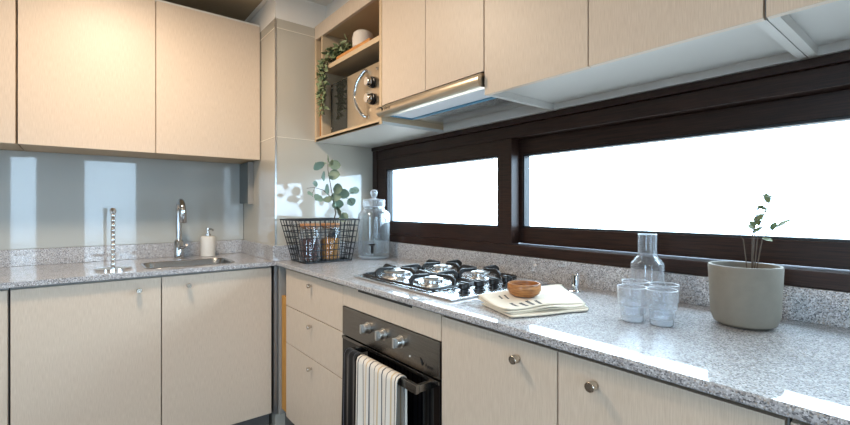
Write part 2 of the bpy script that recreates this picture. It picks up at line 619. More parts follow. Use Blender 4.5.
sp = single(MB().box(XS + .0005, XS + .008, -.9, YP - .003, .981, 1.4515, .001), 'splashback', M['splash'],
            'glossy grey-green back-painted glass splashback behind the tap and soap dispenser', 'splashback', (XS + .004, .1, .981))
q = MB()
q.box(-2.826, -2.645, .774, .80, 1.205, 1.4495, .003)  # added box standing in for a grey patch reflected in the pillar
struct(q, 'reflection_panel', M['box_grey'])
struct(MB().box(-2.6448, -2.632, .770, .80, 1.20, 1.4495, .002), 'reflection_edge', M['carcass_grey'])  # edge of the reflected patch, built as a solid strip

# ------------------------------------------------------------------ knobs
def knob(c, axis, parent, r=.0105, L=.024):
    k = MB()
    p = [(0, 0), (r * .62, 0), (r * .58, L * .35), (r * .75, L * .42), (r, L * .46), (r, L * .95), (r * .9, L), (0, L)]
    k.lathe(p, c, 24, axis)
    return k.build('knob', M['bronze'], parent)


# ------------------------------------------------------------------ sink base units
def sink_base(y0, ym, y1, label):
    u = thing('sink_base_cabinet', (-2.5, (y0 + y1) / 2, 0), label, 'cabinet')
    b = MB()
    b.box(XS + .02, FX - .02, y0, y0 + .016, .11, ZB - .002)
    b.box(XS + .02, FX - .02, y1 - .016, y1, .11, ZB - .002)
    b.box(XS + .02, FX - .02, y0, y1, .11, .126)
    b.box(XS + .02, XS + .03, y0, y1, .11, ZB - .002)
    b.box(FX - .045, FX - .0185, y0, y1, ZB - .05, ZB - .002)
    b.build('body', M['carcass_grey'], u)
    MB().box(FX - .06, FX - .045, y0, y1, 0.001, .11).build('plinth', M['plinth'], u)
    for a, c, ky in ((y0, ym, ym - .085), (ym, y1, ym + .108)):
        if c - a < .05: continue
        dr = MB().box(FX - .018, FX, a + .002, c - .002, .112, .868, .0012).build('door', M['door'], u)
        if ky > -.25 or True: knob((FX, ky, .82), 'X', dr)
    return u


sink_base(-.21, .284, .778, 'beige double-door base cabinet under the sink, with small round knobs')
sink_base(-.91, -.55, -.214, 'beige base cabinet beyond the sink cabinet at the left end of the sink run')

def sink_wall(y0, ym, y1, label):
    u = thing('sink_wall_cabinet', (-2.68, (y0 + y1) / 2, 1.455), label, 'cabinet')
    MB().box(XS + .001, -2.519, y0, y1, 1.453, 2.203, .001).build('body', M['carcass'], u)
    MB().box(XS + .001, -2.508, y0, y1, 2.2035, 2.217, .002).build('cornice', M['carcass_white'], u)
    for a, c in ((y0, ym), (ym, y1)):
        MB().box(-2.518, -2.50, a + .0018, c - .0018, 1.450, 2.204, .0012).build('door', M['door'], u)
    return u


sink_wall(-.21, .2905, .797, 'beige flat-fronted wall cabinet with two doors above the sink')
sink_wall(-1.2, -.70, -.214, 'beige wall cabinet beyond the one above the sink, at the left end')

# corner post between the sink cabinet and the drawers
cf = thing('corner_filler', (-2.2, .83, 0), 'grey corner post with a raw yellow wood strip, between the sink cabinet and the drawers', 'filler panel')
MB().box(-2.275, -2.232, .784, .80, .11, ZB - .002, .001).build('post', M['grey_metal'], cf)
MB().box(-2.231, -2.152, .835, .85, .11, ZB - .002, .001).build('panel', M['carcass_grey'], cf)
MB().box(-2.2305, -2.2135, .803, .834, .11, ZB - .002, .001).build('edge_strip', M['carcass_grey'], cf)
MB().box(-2.213, -2.1495, .815, .8305, .14, .725, .001).build('wood_strip', M['raw_wood'], cf)
MB().box(-2.275, -2.155, .852, .862, 0.001, .11, .001).build('plinth', M['plinth'], cf)

# ------------------------------------------------------------------ drawers
u = thing('drawer_unit', (-1.845, 1.1, 0), 'beige three-drawer base cabinet with small knobs beside the oven', 'cabinet')
b = MB()
b.box(-2.149, -2.133, FY + .019, YW - .03, .12, ZB - .002)
b.box(-1.559, -1.543, FY + .019, YW - .03, .12, ZB - .002)
b.box(-2.149, -1.543, FY + .019, YW - .03, .12, .136)
b.box(-2.149, -1.543, YW - .045, YW - .03, .12, ZB - .002)
b.build('body', M['carcass_grey'], u)
MB().box(-2.149, -1.543, FY + .05, FY + .064, .001, .12).build('plinth', M['plinth'], u)
for z0, z1, kz in ((.6885, .870, .829), (.5015, .6855, .645), (.125, .4985, .456)):
    d = MB().box(-2.147, -1.5425, FY, FY + .018, z0, z1, .0012).build('drawer', M['door'], u)
    knob((-1.838, FY, kz), '-Y', d, .0095, .022)

# ------------------------------------------------------------------ oven and its housing
OX0, OX1 = -1.540, -.947
h = thing('oven_housing', (-1.243, 1.1, 0), 'beige filler panel with a dark vent slot above the built-in oven', 'cabinet')
MB().box(OX0, OX1, FY, FY + .018, .7945, .872, .0012).build('filler_panel', M['door'], h)
MB().box(-1.418, -1.085, FY - .003, FY + .002, .866, .877, .001).build('vent_slot', M['black_plastic'], h)
b = MB()
b.box(OX0, OX1, FY + .05, FY + .064, .001, .11)
b.build('plinth', M['plinth'], h)

ov = thing('built_in_oven', (-1.243, 1.1, .115), 'built-in oven with smoked steel panel, three knobs and black glass door, under the hob', 'oven')
MB().box(OX0 + .02, OX1 - .02, FY + .02, 1.34, .115, .785).build('body', M['grey_metal'], ov)
pn = MB().box(OX0 + .002, OX1 - .002, FY - .004, FY + .02, .683, .7925, .0015).build('control_panel', M['dark_steel'], ov)
for kx in (-1.345, -1.243, -1.141):
    k = MB()
    k.lathe([(0, 0), (.021, 0), (.0205, .004), (.017, .006), (.0165, .018), (.015, .021), (0, .021)], (kx, FY - .004, .748), 32, '-Y')
    k.box(kx - .0055, kx + .0055, FY - .036, FY - .01, .748 - .0165, .748 + .0165, .003)
    k.build('knob', M['alu'], ov)
MB().cyl((-1.09, FY - .004, .715), .003, .002, '-Y', 12).build('indicator_light', M['ceramic'], ov)
dr = MB().box(OX0 + .002, OX1 - .002, FY - .004, FY + .02, .13, .678, .002).build('door', M['black_glass'], ov)
MB().box(OX0 + .002, OX1 - .002, FY - .007, FY - .0035, .668, .6785, .001).build('trim_strip', M['dark_steel'], dr)
hb = MB()
hb.box(-1.405, -.985, .752, .765, .6435, .670, .002)
hb.box(-1.405, -1.39, .764, FY - .0045, .646, .668, .002)
hb.box(-1.0, -.985, .764, FY - .0045, .646, .668, .002)
hb.build('handle', M['dark_steel'], dr)


def lettering(text, size, loc, rot, mat, name, parent, shear=.25, depth=.0004):
    cu = bpy.data.curves.new('txt', 'FONT')
    cu.body = text
    cu.size = size
    cu.shear = shear
    cu.extrude = depth
    o = bpy.data.objects.new('txt', cu)
    C.objects.link(o)
    dg = bpy.context.evaluated_depsgraph_get()
    me = bpy.data.meshes.new_from_object(o.evaluated_get(dg))
    bpy.data.objects.remove(o)
    me.transform(Matrix.Translation(Vector(loc)) @ rot)
    mb = MB()
    mb.bm.from_mesh(me)
    return mb


FR = Matrix.Rotation(PI / 2, 4, 'X')
lg = lettering('Ferre', .017, (-1.015, FY - .0045, .703), FR, M['ink'], 'logo', pn)
lg.tube([(-1.038, FY - .0048, .7245), (-1.031, FY - .0048, .716), (-1.027, FY - .0048, .705), (-1.022, FY - .0048, .714)], [.0012, .0028, .0022, .0008], 8)
lg.build('logo', M['ink'], pn)

# ------------------------------------------------------------------ base cabinets right of the oven
def base_unit(x0, xm, x1, label, knobs=True):
    u = thing('base_cabinet', ((x0 + x1) / 2, 1.1, 0), label, 'cabinet')
    b = MB()
    b.box(x0, x0 + .016, FY + .019, YW - .03, .12, ZB - .002)
    b.box(x1 - .016, x1, FY + .019, YW - .03, .12, ZB - .002)
    b.box(x0, x1, FY + .019, YW - .03, .12, .136)
    b.box(x0, x1, YW - .045, YW - .03, .12, ZB - .002)
    b.build('body', M['carcass_grey'], u)
    MB().box(x0, x1, FY + .05, FY + .064, .001, .12).build('plinth', M['plinth'], u)
    for a, c, kx in ((x0, xm, xm - .108), (xm, x1, xm + .088)):
        d = MB().box(a + .0018, c - .0018, FY, FY + .018, .125, .868, .0012).build('door', M['door'], u)
        knob((kx, FY, .824), '-Y', d)


base_unit(-.945, -.557, -.167, 'beige double-door base cabinet with round steel knobs, right of the oven')
base_unit(-.164, .135, .434, 'beige base cabinet at the right end of the worktop, beyond the one beside the oven')

# ------------------------------------------------------------------ hob
HZ = ZC
hob = thing('gas_hob', (-1.25, 1.1, HZ), 'stainless steel four-burner gas hob with black pan supports, set in the worktop', 'hob')
MB().box(-1.545, -.958, .862, 1.345, HZ + .0005, HZ + .008, .003).build('plate', M['hob_steel'], hob)
burners = ((-1.41, .985, .052), (-1.19, .985, .034), (-1.41, 1.225, .040), (-1.19, 1.225, .034))
for bx_, by_, r in burners:
    q = MB()
    q.lathe([(0, .008), (r + .014, .008), (r + .012, .012), (r, .014), (r - .001, .024), (r - .008, .026), (0, .026)], (bx_, by_, HZ), 40)
    bo = q.build('burner', M['hob_steel'], hob)
    q = MB()
    q.lathe([(0, .0262), (r + .002, .0262), (r + .003, .030), (r - .004, .0345), (0, .0355)], (bx_, by_, HZ), 40)
    q.build('burner_cap', M['alu'], bo)
for gy0, gy1, bb in ((.885, 1.098, burners[:2]), (1.112, 1.325, burners[2:])):
    q = MB()
    z0, zt = HZ + .0135, HZ + .047
    x0, x1, r = -1.515, -1.085, .0048
    loop = []
    cr = .02
    for cx, cy, a0 in ((x1 - cr, gy0 + cr, -PI / 2), (x1 - cr, gy1 - cr, 0), (x0 + cr, gy1 - cr, PI / 2), (x0 + cr, gy0 + cr, PI)):
        for k in range(5):
            a = a0 + k / 4 * PI / 2
            loop.append((cx + cr * math.cos(a), cy + cr * math.sin(a), z0))
    q.tube(loop, r, 8, True)
    for bx_, by_, br in bb:
        ym = (gy0 + gy1) / 2
        for ex, ey in ((bx_, gy0), (bx_, gy1), (bx_ - .104, ym), (bx_ + .104, ym)):
            dv = Vector((bx_ - ex, by_ - ey, 0))
            dn = dv.normalized()
            L = dv.length
            side = Vector((-dn.y, dn.x, 0)) * .0052
            prof = [(-.004, 0), (-.006, .022), (.004, zt - z0 - .003), (.016, zt - z0 + .003), (L - .022, zt - z0), (L - .022, zt - z0 - .009), (.022, zt - z0 - .011), (.009, .016), (.007, 0)]
            tb = bmesh.new()
            A = [tb.verts.new(Vector((ex, ey, z0)) + dn * a + Vector((0, 0, c)) + side) for a, c in prof]
            B = [tb.verts.new(Vector((ex, ey, z0)) + dn * a + Vector((0, 0, c)) - side) for a, c in prof]
            tb.faces.new(A); tb.faces.new(B[::-1])
            for i in range(len(prof)):
                j = (i + 1) % len(prof)
                tb.faces.new((A[i], B[i], B[j], A[j]))
            bmesh.ops.recalc_face_normals(tb, faces=tb.faces)
            bmesh.ops.bevel(tb, geom=list(tb.edges), offset=.0015, segments=1, affect='EDGES')
            q._merge(tb)
    for cx in (x0, x1):
        for cy in (gy0 + .02, gy1 - .02):
            q.cyl((cx + (.006 if cx == x0 else -.006), cy, HZ + .0075), .006, .008, n=12)
    q.build('pan_support', M['cast_iron'], hob)
for ky in (.962, 1.03, 1.10, 1.168):
    q = MB()
    q.lathe([(0, .008), (.0205, .008), (.020, .0125), (.015, .0135), (.014, .019), (.0185, .023), (.0185, .036), (.0165, .039), (0, .039)], (-1.005, ky, HZ), 28)
    q.box(-1.0225, -.9875, ky - .0045, ky + .0045, HZ + .036, HZ + .043, .002)
    q.build('knob', M['black_plastic'], hob)

# ------------------------------------------------------------------ upper run: open shelf unit
sh = thing('open_shelf_unit', (-1.93, 1.2, UB), 'beige open shelf unit beside the pillar, holding the microwave and a trailing plant', 'shelf unit')
SX0, SX1, SB = -2.2632, -1.581, YW - .002
b = MB()
b.box(SX0, SX0 + .018, UF, SB, UB + .0118, UT, .001)
b.box(SX1 - .02, SX1, UF, SB, UB + .0118, UT, .001)
b.box(SX0, SX1, UF, UF + .0039, UB, UB + .0118)
b.box(SX0 + .018, SX1 - .02, UF, UF + .012, UB, UB + .024, .001)
b.box(SX0 + .018, SX1 - .02, UF + .012, SB, UB + .012, UB + .024)
b.build('frame', M['carcass'], sh)
MB().box(SX0 + .001, SX1 - .001, UF + .004, SB, UB - .0015, UB + .0115).build('underside', M['carcass_white'], sh)
MB().box(SX0 + .018, SX1 - .02, UF, SB, 2.118, UT, .001).build('top_box', M['carcass'], sh)
MB().box(SX0, SX1, UF - .001, UF + .016, 2.108, UT - .001, .001).build('top_rail', M['door'], sh)
MB().box(-2.186, -2.170, UF + .001, SB - .012, UB + .0245, 2.1175, .001).build('divider', M['carcass'], sh)
MB().box(-2.1695, SX1 - .0205, UF + .001, SB - .012, 1.910, 1.934, .001).build('shelf', M['carcass'], sh)
MB().box(SX0 + .019, SX1 - .0205, SB - .011, SB - .003, UB + .0245, 2.1175).build('back_panel', M['carcass_white'], sh)

bd = thing('serving_board', (-2.216, 1.1, UB + .0245), 'honey-coloured wooden board standing upright in the narrow slot at the left of the shelf unit', 'board')
q = MB()
q.box(-2.224, -2.206, 1.03, 1.33, UB + .025, 1.80, .004)
q.build('board', M['board_wood'], bd)
q = MB()
q.box(-2.223, -2.207, 1.15, 1.20, 1.7995, 1.88, .006)
q.build('grip', M['board_wood'], bd)

# ------------------------------------------------------------------ microwave
mw = thing('microwave', (-1.9, 1.2, 1.569), 'steel and smoked glass microwave with curved chrome handle and two dials in the shelf unit', 'microwave')
MX0, MX1, MZ0, MZ1, MY = -2.135, -1.640, 1.578, 1.842, 1.055
MB().box(MX0 + .004, MX1 - .004, MY + .022, 1.37, MZ0 + .003, MZ1 - .003, .004).build('body', M['grey_metal'], mw)
MB().box(MX1 - .142, MX1 - .013, MY, MY + .022, MZ0, MZ1, .003).build('control_panel', M['champagne'], mw)
MB().box(MX1 - .0125, MX1, MY, MY + .022, MZ0, MZ1, .003).build('edge_strip', M['alu'], mw)
dr = MB().box(MX0, MX1 - .143, MY, MY + .022, MZ0, MZ1, .003).build('door', M['champagne'], mw)
MB().box(MX0 + .004, -1.955, MY - .003, MY + .001, MZ0 + .004, MZ1 - .004, .001).build('window', M['smoked_glass'], dr)
hp = []
for k in range(13):
    a = -1 + 2 * k / 12
    hp.append((-1.762 - .048 * (1 - a * a), MY - .012 - .028 * (1 - a * a), 1.713 + a * .108))
hp = [(-1.760, MY + .002, hp[0][2])] + hp + [(-1.760, MY + .002, hp[-1][2])]
MB().tube(hp, .0085, 12).build('handle', M['chrome'], dr)
for kz in (1.757, 1.680):
    q = MB()
    q.lathe([(0, 0), (.026, 0), (.026, .010), (.023, .012), (.023, .018), (0, .018)], (-1.708, MY, kz), 32, '-Y')
    ko = q.build('dial', M['black_plastic'], mw)
    q = MB()
    q.lathe([(0, .018), (.0205, .018), (.0205, .036), (.018, .039), (0, .039)], (-1.708, MY, kz), 32, '-Y')
    q.build('dial_cap', M['chrome'], ko)
for sx_, sz_, par in ((MX0 + .02, MZ0 + .025, dr), (MX0 + .02, MZ1 - .025, dr), (MX1 - .03, MZ0 + .03, mw), (MX1 - .03, MZ1 - .03, mw)):
    MB().cyl((sx_, MY - .0005 - (.003 if sx_ < -2 else 0), sz_), .006, .004, '-Y', 14, .001).build('screw_cap', M['chrome'], par)
for fx in (MX0 + .05, MX1 - .05):
    for fy in (1.10, 1.33):
        MB().cyl((fx, fy, 1.5692), .012, .013, n=14).build('foot', M['black_plastic'], mw)

# tray, pot and trailing plant on the upper shelf
single(MB().box(-2.03, -1.70, 1.03, 1.20, 1.9345, 1.958, .006), 'serving_tray', M['tray_wood'],
       'honey-coloured wooden tray lying on the upper shelf under the white pot', 'tray', (-1.86, 1.1, 1.9345))
q = MB()
q.lathe([(0, 0), (.046, 0), (.051, .006), (.052, .05), (.046, .074), (.036, .082), (.024, .084), (0, .0845)], (-1.85, 1.085, 1.9585), 40)
single(q, 'stoneware_pot', M['stoneware'], 'small off-white stoneware pot on the wooden tray on the upper shelf', 'pot', (-1.85, 1.085, 1.9585))

tp = thing('trailing_plant', (-2.08, 1.10, 1.9345), 'green trailing plant hanging over the left end of the upper shelf', 'plant')
rnd = random.Random(5)
st, lv = MB(), MB()
def strand(pts, n_leaf, sc):
    st.tube(pts, .0016, 6)
    P = [Vector(p) for p in pts]
    for k in range(n_leaf):
        u = (k + .3) / n_leaf * (len(P) - 1)
        i = min(int(u), len(P) - 2)
        c = P[i].lerp(P[i + 1], u - i)
        d = (rnd.uniform(-1, 1), rnd.uniform(-1, .35), rnd.uniform(-.7, .6))
        lv.leaf(c, d, (rnd.uniform(-.6, .6), -1, rnd.uniform(0, 1)), sc * rnd.uniform(.75, 1.3), sc * rnd.uniform(.38, .55))
base = Vector((-2.09, 1.10, 1.94))
for k in range(22):   # bushy top
    a = rnd.uniform(0, 2 * PI)
    tip = Vector((-2.05 + rnd.uniform(-.09, .11), 1.07 + rnd.uniform(-.06, .06), 1.985 + rnd.uniform(-.015, .055)))
    strand([base, base.lerp(tip, .5) + Vector((0, 0, .03)), tip], 18, .034)
for k in range(9):   # hanging strands
    x = -2.135 + rnd.uniform(-.035, .045)
    zend = 1.65 + rnd.uniform(0, .16)
    pts = [base, (x + .01, 1.03, 1.965), (x, 1.005, 1.945)]
    zz = 1.945
    while zz > zend:
        zz -= .035
        pts.append((x + rnd.uniform(-.012, .012), 1.002 + rnd.uniform(-.014, .006), zz))
    strand(pts, 30, .027)
st.build('stems', M['stem'], tp)
lv.build('leaves', M['fern'], tp, smooth=False)

# ------------------------------------------------------------------ upper cabinets and extractor
uc = thing('extractor_cabinet', (-1.277, 1.2, 1.63), 'beige two-door wall cabinet above the extractor hood', 'cabinet')
MB().box(-1.5795, -.9755, UF + .019, SB, 1.636, UT, .001).build('body', M['carcass'], uc)
for a, c in ((-1.5795, -1.278), (-1.278, -.9755)):
    MB().box(a + .0015, c - .0015, UF, UF + .018, 1.6225, UT, .0012).build('door', M['door'], uc)
MB().box(-1.5795, -.9755, 1.372, SB, UB, 1.631, .001).build('back_rail', M['carcass_white'], uc)

eh = thing('extractor_hood', (-1.277, 1.2, 1.5715), 'slim pull-out extractor hood with a rounded steel front bar, above the hob', 'extractor hood')
q = MB()
prof = [(UF - .010, 1.5715), (UF - .020, 1.5775), (UF - .024, 1.5875), (UF - .022, 1.6075), (UF - .014, 1.613), (UF + .002, 1.6175), (UF + .018, 1.6175), (UF + .018, 1.5715)]
q.prism(prof, -1.5875, -.979, 'YZ')
fb = q.build('front_bar', M['warm_steel'], eh, angle=50)
MB().box(-1.5865, -.98, UF + .0185, 1.371, 1.5835, 1.617, .002).build('housing', M['grey_metal'], eh)
MB().box(-1.545, -.985, UF + .022, 1.165, 1.5765, 1.583, .001).build('glass_panel', M['led'], eh)
q = MB()
q.box(-1.55, -.982, 1.150, 1.170, 1.5735, 1.5831)
q.box(-1.555, -1.54, UF + .022, 1.17, 1.5735, 1.5831)
q.build('film_edge', M['film'], eh)
MB().box(-1.5715, -.985, 1.178, 1.355, 1.5775, 1.583, .001).build('filter', M['steel'], eh)
lg = lettering('Ferre', .019, (-1.525, UF - .0236, 1.5895), FR, M['ink'], 'logo', fb)
lg.tube([(-1.5625, UF - .0238, 1.605), (-1.544, UF - .0242, 1.6025), (-1.540, UF - .0242, 1.5895), (-1.534, UF - .0242, 1.5995)], [.0012, .003, .0024, .0008], 8)
lg.build('logo', M['ink'], fb)


def wall_unit(x0, xm, x1, label):
    u = thing('wall_cabinet', ((x0 + x1) / 2, 1.2, UB), label, 'cabinet')
    b = MB()
    b.box(x0, x0 + .018, UF + .019, SB, UB, UT)
    b.box(x1 - .018, x1, UF + .019, SB, UB, UT)
    b.box(x0 + .018, x1 - .018, UF + .019, SB, UB + .022, UB + .038)
    b.box(x0 + .018, x1 - .018, UF + .019, SB, UT - .018, UT)
    b.box(x0 + .018, x1 - .018, 1.375, SB, UB, UT - .018)
    b.build('body', M['underside'], u, smooth=False)
    for a, c in ((x0, xm), (xm, x1)):
        MB().box(a + .0015, c - .0015, UF, UF + .018, UB - .001, UT, .0012).build('door', M['door'], u)


wall_unit(-.9735, -.608, -.243, 'beige two-door wall cabinet above the window, right of the extractor')
wall_unit(-.241, .09, .42, 'beige wall cabinet at the far right, beyond the one beside the extractor')

# ------------------------------------------------------------------ sink, tap, soap dispenser, chrome stand
def rrect(x0, x1, y0, y1, r, n=6):
    pts = []
    for cx, cy, a0 in ((x1 - r, y0 + r, -PI / 2), (x1 - r, y1 - r, 0), (x0 + r, y1 - r, PI / 2), (x0 + r, y0 + r, PI)):
        for k in range(n + 1):
            a = a0 + k / n * PI / 2
            pts.append((cx + r * math.cos(a), cy + r * math.sin(a)))
    return pts
t = bmesh.new()
loops = []
for (ins, z, r) in ((-.006, .9005, .06), (-.003, .9022, .058), (.002, .9022, .055), (.004, .898, .055), (.016, .74, .05), (.045, .722, .04), (.08, .72, .03)):
    loops.append([t.verts.new((a, c, z)) for a, c in rrect(SK[0] + ins + .002, SK[1] - ins - .002, SK[2] + ins + .002, SK[3] - ins - .002, r)])
for A, B in zip(loops, loops[1:]):
    for k in range(len(A)):
        j = (k + 1) % len(A)
        t.faces.new((A[k], A[j], B[j], B[k]))
t.faces.new(loops[-1])
bmesh.ops.recalc_face_normals(t, faces=t.faces)
sk = thing('kitchen_sink', (-2.445, .43, .72), 'inset stainless steel sink bowl in the granite worktop below the tap', 'sink')
q = MB()
q._merge(t)
so = q.build('bowl', M['sink_steel'], sk)
sm = so.modifiers.new('thick', 'SOLIDIFY'); sm.thickness = .0015; sm.offset = 0
MB().cyl((-2.445, .43, .7205), .035, .006, n=28, bev=.002).build('drain', M['steel'], sk)

tx, ty = -2.69, .42
fa = thing('kitchen_tap', (tx, ty, ZC), 'tall chrome swan-neck kitchen tap behind the sink', 'tap')
q = MB()
q.lathe([(0, 0), (.026, 0), (.027, .008), (.024, .012), (.024, .095), (.018, .104), (0, .104)], (tx, ty, ZC + .0003), 32)
q.build('base', M['tap_chrome'], fa)
pts = [(tx, ty, ZC + .08), (tx, ty, ZC + .20)]
R = .058
dx, dy = .93, .02
for k in range(17):
    a = PI - k / 16 * PI * .97
    pts.append((tx + dx * (R + R * math.cos(a)), ty + dy * (R + R * math.cos(a)), ZC + .255 + R * math.sin(a)))
e = Vector(pts[-1])
q = MB()
q.tube(pts, .0150, 16)
q.build('spout', M['tap_chrome'], fa)
q = MB()
q.lathe([(0, -.062), (.016, -.062), (.0185, -.058), (.0165, .004), (0, .004)], (e.x, e.y, e.z), 24)
q.build('spray_head', M['tap_chrome'], fa)
q = MB()
q.tube([(tx + .015, ty + .008, ZC + .06), (tx + .05, ty + .02, ZC + .066), (tx + .075, ty + .026, ZC + .08)], [.010, .007, .006], 12)
q.build('lever', M['tap_chrome'], fa)

sx_, sy_ = -2.73, .575
sd = thing('soap_dispenser', (sx_, sy_, ZC), 'white ceramic soap dispenser with a steel pump beside the tap', 'soap dispenser')
q = MB()
q.lathe([(0, .0003), (.036, .0003), (.039, .004), (.038, .012), (.0395, .02), (.0395, .105), (.037, .112), (.030, .116), (0, .116)], (sx_, sy_, ZC), 40)
q.build('bottle', M['ceramic'], sd)
q = MB()
q.lathe([(0, .116), (.015, .116), (.015, .128), (.007, .130), (.006, .150), (.012, .151), (.012, .162), (0, .163)], (sx_, sy_, ZC), 24)
q.tube([(sx_, sy_, ZC + .156), (sx_ + .025, sy_ + .012, ZC + .157), (sx_ + .04, sy_ + .018, ZC + .150)], .0045, 10)
q.build('pump', M['steel'], sd)

cs = thing('paper_towel_stand', (-2.42, .135, ZC), 'tall chrome ringed stand at the left end of the sink worktop', 'stand')
q = MB()
q.lathe([(0, .0003), (.07, .0003), (.07, .008), (.02, .012), (0, .012)], (-2.42, .115, ZC), 36)
q.build('base', M['chrome'], cs)
q = MB()
prof = [(0, .012)]
zz = .012
while zz < .25:
    prof += [(.006, zz), (.0095, zz + .008), (.0095, zz + .014), (.006, zz + .022)]
    zz += .022
prof += [(.012, zz), (.014, zz + .012), (.008, zz + .024), (0, zz + .026)]
q.lathe(prof, (-2.42, .115, ZC), 24)
q.build('pole', M['chrome'], cs)

# ------------------------------------------------------------------ wire basket with jars and eucalyptus
wb = thing('wire_basket', (-2.12, .99, ZC), 'black wire basket holding two jars and a bottle, against the tiled pillar', 'basket')
BZ0, BZ1 = ZC + .004, 1.118
def bq(u, v, w):   # u along y 0..1, v along x 0..1, w height 0..1
    y0, y1 = .870 - .054 * w, 1.124 + .024 * w
    x0, x1 = -2.212 - .026 * w, -2.035 + .042 * w
    return Vector((x0 + (x1 - x0) * v, y0 + (y1 - y0) * u, BZ0 + (BZ1 - BZ0) * w))
q = MB()
wr = .0021
NU, NV, NW = 12, 6, 7
for k in range(NU + 1):
    u = k / NU
    for v in (0, 1): q.tube([bq(u, v, 0), bq(u, v, 1)], wr, 6)
    q.tube([bq(u, 0, 0), bq(u, 1, 0)], wr, 6)
for k in range(1, NV):
    v = k / NV
    for u in (0, 1): q.tube([bq(u, v, 0), bq(u, v, 1)], wr, 6)
    q.tube([bq(0, v, 0), bq(1, v, 0)], wr, 6)
for k in range(1, NW):
    w_ = k / NW
    q.tube([bq(0, 0, w_), bq(1, 0, w_), bq(1, 1, w_), bq(0, 1, w_)], wr, 6, True)
q.build('mesh_sides', M['black_wire'], wb)
q = MB()
q.tube([bq(0, 0, 1), bq(1, 0, 1), bq(1, 1, 1), bq(0, 1, 1)], .0038, 8, True)
q.build('rim', M['black_wire'], wb)
q = MB()
q.tube([bq(0, 0, 0), bq(1, 0, 0), bq(1, 1, 0), bq(0, 1, 0)], .0036, 8, True)
q.build('base_frame', M['black_wire'], wb)

JZ = ZC + .0075
def jar(x, y, label, flabel, fmat, fname, seed):
    j = thing('storage_jar', (x, y, JZ), label, 'jar', 'jars in the wire basket')
    q = MB()
    R, H = .054, .172
    q.lathe([(0, 0), (R - .006, 0), (R, .006), (R, H - .03), (R - .004, H - .018), (R - .009, H - .010), (R - .009, H), (R - .012, H), (R - .012, H - .012), (R - .004, H - .03), (R - .003, .008), (R - .01, .004), (0, .004)], (x, y, JZ), 40)
    q.build('glass', M['jar_glass'], j)
    q = MB()
    q.lathe([(0, H - .008), (R - .0125, H - .008), (R - .0125, H + .0005), (R - .004, H + .001), (R - .003, H + .015), (R - .006, H + .018), (0, H + .018)], (x, y, JZ), 36)
    q.build('lid', M['cork'], j)
    rr = random.Random(seed)
    f = MB()
    top = H * .66
    f.lathe([(0, .0045), (R - .012, .0045), (R - .006, .01), (R - .006, top - .004), (R - .014, top), (0, top + .003)], (x, y, JZ), 30)
    for k in range(190):
        a = rr.uniform(0, 2 * PI); zz = rr.uniform(.01, top)
        c = Vector((x + (R - .009) * math.cos(a), y + (R - .009) * math.sin(a), JZ + zz))
        tb = bmesh.new()
        bmesh.ops.create_icosphere(tb, subdivisions=1, radius=.0058)
        mm = Matrix.Translation(c) @ Matrix.Rotation(rr.uniform(0, 6), 4, 'Z') @ Matrix.Diagonal((.55, 1.2, .8, 1)) @ Matrix.Rotation(rr.uniform(0, 6), 4, 'X')
        c2 = c - Vector((x, y, c.z))
        f._merge(tb, mm)
    o = f.build(fname, fmat, None)
    o.data.transform(Matrix.Translation(-Vector((x, y, JZ))))
    o.location = (x, y, JZ)
    tag(o, flabel, 'food', None, 'stuff')


jar(-2.10, .918, 'glass jar of dark brown granules with a pale wooden lid, left in the wire basket', 'dark brown granules filling the left jar in the wire basket', M['coffee'], 'dried_granules', 1)
jar(-2.095, 1.031, 'glass jar of orange dried pasta with a pale wooden lid, second in the wire basket', 'orange dried pasta filling the second jar in the wire basket', M['pasta'], 'dried_pasta', 2)

bt = single(MB().lathe([(0, 0), (.030, 0), (.034, .005), (.034, .11), (.028, .128), (.013, .145), (.012, .165), (.009, .165), (.009, .145), (.004, .13), (0, .13)], (-2.168, 1.083, JZ), 32),
            'glass_bottle', M['bottle_glass'], 'dark blue-black bottle holding the eucalyptus sprig, in the wire basket', 'bottle', (-2.168, 1.083, JZ))
eu = thing('eucalyptus_sprig', (-2.168, 1.083, JZ + .131), 'grey-green eucalyptus sprig standing in the dark bottle in the wire basket', 'plant')
q = MB()
main = [(-2.168, 1.083, JZ + .131), (-2.166, 1.082, 1.085), (-2.11, 1.07, 1.15), (-2.08, 1.03, 1.27), (-2.08, 1.01, 1.376), (-2.08, 1.01, 1.43)]
q.tube(main, [.003, .003, .0028, .0024, .0018, .0012], 8)
q.tube([(-2.09, 1.045, 1.225), (-2.08, .98, 1.272), (-2.075, .93, 1.283), (-2.07, .89, 1.277)], [.002, .0018, .0015, .001], 6)
q.tube([(-2.085, .94, 1.282), (-2.07, .92, 1.255), (-2.06, .915, 1.235)], .0012, 6)
q.tube([(-2.09, 1.04, 1.235), (-2.09, 1.10, 1.245), (-2.08, 1.165, 1.265)], [.002, .0018, .001], 6)
q.tube([(-2.09, 1.09, 1.24), (-2.08, 1.135, 1.225), (-2.07, 1.15, 1.20)], .0012, 6)
q.build('stem', M['stem'], eu)
